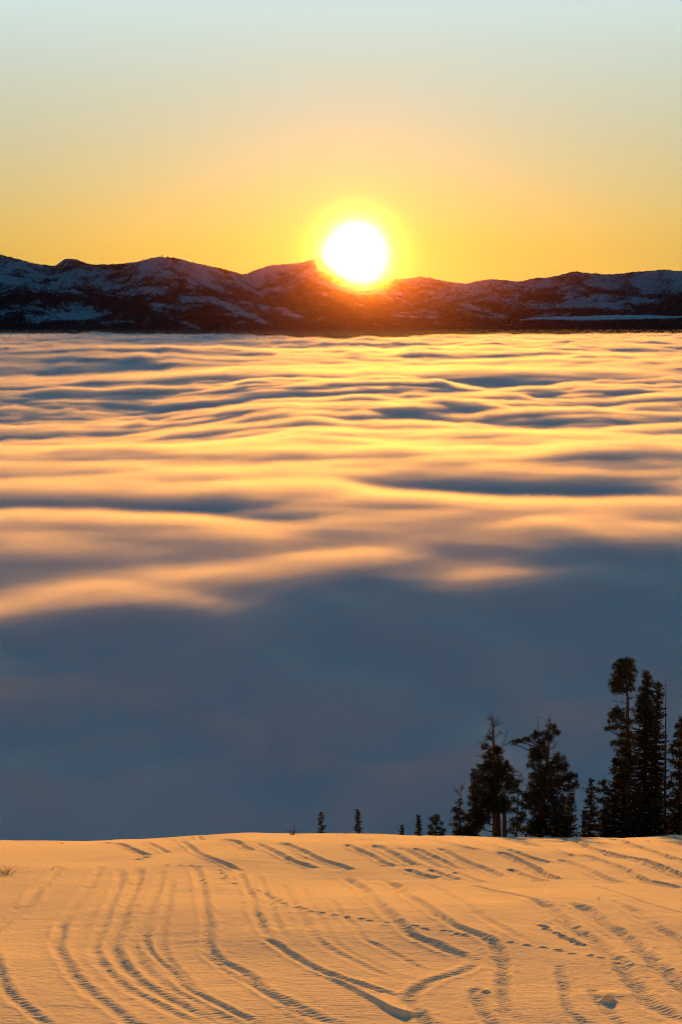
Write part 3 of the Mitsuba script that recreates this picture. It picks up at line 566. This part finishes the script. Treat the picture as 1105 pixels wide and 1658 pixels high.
# right group
fir(998, 1226, 40, 106.5, 'broad brownish fir on the left flank of the tallest group', power=0.55, gappy=0.05, frost=0.06)
fir(984, 1290, 34, 105.5, 'low fir at the left foot of the tallest group', power=0.7, frost=0.10)
pine('tallest pine with a tufted head above a bare stretch of trunk', 106, [(1016, 1360), (1017, 1280), (1018, 1180), (1016, 1120), (1015, 1070)],
     [(1016, 1070, 9, 5), (1020, 1078, 9, 5), (1008, 1074, 7, 5), (999, 1078, 8, 5), (1026, 1086, 6, 4), (1011, 1086, 12, 7), (1003, 1094, 11, 7), (1000, 1105, 11, 8), (1013, 1100, 14, 9), (994, 1110, 7, 6), (1006, 1115, 12, 7), (1022, 1097, 7, 6), (1020, 1110, 6, 4), (1023, 1117, 6, 3), (996, 1120, 6, 3),
      (1002, 1151, 9, 5), (994, 1158, 9, 6), (1006, 1160, 9, 6), (991, 1168, 6, 3), (1010, 1168, 6, 4), (1000, 1176, 8, 3), (990, 1180, 7, 3), (983, 1181, 4, 2), (1014, 1180, 7, 5), (1020, 1168, 6, 4), (1012, 1192, 9, 6), (1023, 1190, 7, 5), (1008, 1204, 9, 6), (996, 1204, 6, 4), (1020, 1206, 10, 7), (1010, 1218, 12, 8), (1022, 1226, 11, 8), (1006, 1236, 10, 7), (1018, 1246, 13, 9), (1010, 1262, 13, 9)],
     dead=[((1016, 1138), (1008, 1137), (994, 1136)), ((1017, 1125), (1006, 1124), (996, 1121)), ((1018, 1147), (1026, 1150)), ((1017, 1132), (1024, 1128))], thick=0.22, tuft=0.19, twigs=14)
fir(1015, 1205, 42, 107, 'dark fir filling in below the tallest pine', power=0.5, frost=0.05)
fir(1047, 1108, 58, 107, 'massive dark fir with a ragged tufted top', power=0.45, frost=0.10, gappy=0.05, dens=1.15)
pine('leaning pine with frosted pale tufts beside the massive dark fir', 107.6, [(1040, 1358), (1043, 1250), (1046, 1150), (1048, 1090)],
     [(1047, 1092, 5, 5), (1050, 1098, 6, 5), (1046, 1106, 6, 5), (1052, 1110, 6, 5), (1042, 1116, 7, 4), (1050, 1122, 8, 5), (1038, 1140, 8, 6), (1034, 1150, 8, 6), (1036, 1162, 8, 6), (1042, 1130, 8, 6)], thick=0.18, tuft=0.18, twigs=8,
     dead=[((1046, 1100), (1046, 1090), (1044, 1086)), ((1042, 1140), (1032, 1142), (1027, 1145))])
fir(1065, 1102, 44, 106.4, 'tall dark spire fir right of the massive dark fir', power=0.42, frost=0.10, dens=1.15)
fir(1034, 1268, 56, 105, 'snow dusted fir with sweeping skirts at the foot of the massive dark fir', power=0.6, frost=0.22)
fir(1066, 1276, 52, 105.2, 'snow dusted fir at the foot of the tall dark spire fir', power=0.6, frost=0.22)
sn = new_key('dead_snag'); tag(sn, 'bare needle thin dead snag beside the tall dark spire fir', 'dead tree')
tk, br = Bits(), Bits(); p0, p1 = at(1077, 1362, 107), at(1079, 1098, 107); q = np.linspace(0, 1, 16)[:, None]
ax = p0 + (p1 - p0) * q; tk.tube(ax, np.linspace(0.13, 0.016, 16), 7); put(sn + '__trunk', tk, 'dead_wood', True)
for k in rt.integers(3, 15, 46):
    d = unit(rt.normal(0, 1, 3) * [1, 1, 0.3] - [0, 0, 0.15]); L = rt.uniform(0.08, 0.34); b0 = ax[k] + (p1 - p0) / 15 * rt.uniform(0, 1)
    br.tube([b0, b0 + d * L], [0.012, 0.007], 3)
put(sn + '__branches', br, 'dead_wood')
pine('shaggy pine cut off by the right edge of the photo', 106.5, [(1101, 1360), (1101, 1280), (1103, 1200), (1105, 1162)],
     [(1105, 1168, 6, 6), (1100, 1176, 6, 5), (1106, 1186, 9, 6), (1098, 1192, 6, 5), (1094, 1206, 8, 6), (1106, 1206, 9, 7), (1090, 1218, 7, 5), (1102, 1222, 12, 7), (1094, 1236, 10, 7), (1108, 1240, 10, 8), (1096, 1256, 12, 8), (1090, 1274, 9, 7), (1106, 1268, 12, 9), (1100, 1288, 13, 9), (1092, 1304, 11, 8), (1108, 1308, 11, 9), (1098, 1324, 13, 9), (1090, 1338, 11, 9), (1106, 1344, 13, 9)],
     thick=0.18, tuft=0.19, twigs=20)
fir(1090, 1296, 30, 107.4, 'dark fir squeezed between the tall dark spire fir and the shaggy edge pine', power=0.6)
# single small trees along the brow
pine('small round bushy pine alone left of the large group', 106, [(706, 1358), (706, 1335), (707, 1318)],
     [(707, 1321, 4, 3), (700, 1326, 4, 3), (709, 1327, 4, 4), (704, 1334, 5, 3), (714, 1333, 3, 2), (698, 1340, 5, 3), (711, 1341, 5, 3), (718, 1343, 4, 3), (702, 1348, 6, 3), (714, 1350, 6, 3), (696, 1350, 4, 2)], thick=0.05, tuft=0.13, twigs=6)
fir(678, 1320, 8, 106, 'narrow little spire fir left of the small round bushy pine', power=0.7)
fir(651, 1337, 5, 106, 'tiny dark fir sapling, smallest tree on the brow', power=0.7)
fir(580, 1311, 7, 106, 'thin columnar fir with a bare foot, alone near the middle of the brow', power=0.25, bare=0.2, gappy=0.2)
fir(520, 1316, 12, 106, 'small dark fir with a wide skirt, left of the thin columnar fir', power=0.85, gappy=0.1)

# small dry things sticking out of the snow
def twiggy(name, label, cat, px, py, hpx, spread, n, r, bsdf='dead_wood', group=None, seed=3):
    root = new_key(name); tag(root, label, cat, group)
    g2 = ground_point(px, py); z = float(base_ground(*g2)); hm = hpx * g2[1] / F * 1.1; b = Bits(); R_ = np.random.default_rng(seed)
    for i in range(n):
        d = np.array([R_.normal(0, spread), R_.normal(0, spread * 0.6), 1.0]); L = hm * R_.uniform(0.5, 1.0)
        o = np.array([g2[0] + R_.normal(0, 0.05), g2[1] + R_.normal(0, 0.05), z - 0.08])
        m = o + d * L * 0.55; e = o + d * L + [d[0] * L * 0.5, 0, -0.1 * L * abs(d[0])]
        b.tube([o, m, e], [r, r * 0.8, r * 0.5], 4)
        for _ in range(3 if n > 3 else 0):
            v = unit(R_.normal(0, 1, 3)); s0 = o + (m - o) * R_.uniform(0.4, 1); b.tube([s0, s0 + v * L * 0.3], [r * 0.6, r * 0.4], 3)
    scene[root] = mikit.ply(b.mesh(), bsdf, smooth=True)
twiggy('dry_shrub', 'dry brown shrub poking out of the bright snow at the left edge', 'shrub', 10, 1415, 20, 0.8, 22, 0.006)
twiggy('bare_sapling', 'leafless sapling on the brow, leftmost of the lone small trees', 'sapling', 474, 1352, 22, 0.28, 5, 0.022, seed=8)
twiggy('dry_weed', 'single dry weed stalk standing in the snow below the right tree group', 'weed', 970, 1456, 10, 0.25, 3, 0.008, seed=4)
twiggy('dry_weed', 'pair of faint dry stalks in the bright snow right of the brown shrub', 'weed', 84, 1407, 9, 0.3, 3, 0.008, seed=6)
for px, py, lab in ((588, 1360, 'short dark stem left of its two neighbours below the thin columnar fir'), (597, 1360, 'middle one of three short dark stems below the thin columnar fir'), (603, 1359, 'short dark stem right of its two neighbours below the thin columnar fir')):
    twiggy('twig', lab, 'twig', px, py, 5, 0.2, 2, 0.018, seed=px)
twiggy('twig', 'dark broken twig tuft near the left end of the brow', 'twig', 99, 1366, 4, 0.6, 4, 0.022, seed=9)
for px, lab in ((545, 'snow crusted stub on the brow right of the small dark fir with a wide skirt'), (560, 'snow crusted stub on the brow left of the thin columnar fir'), (587, 'snow crusted stub on the brow just right of the thin columnar fir')):
    twiggy('snowy_stub', lab, 'stub', px, 1352, 6, 0.08, 1, 0.03, 'frost', seed=px)
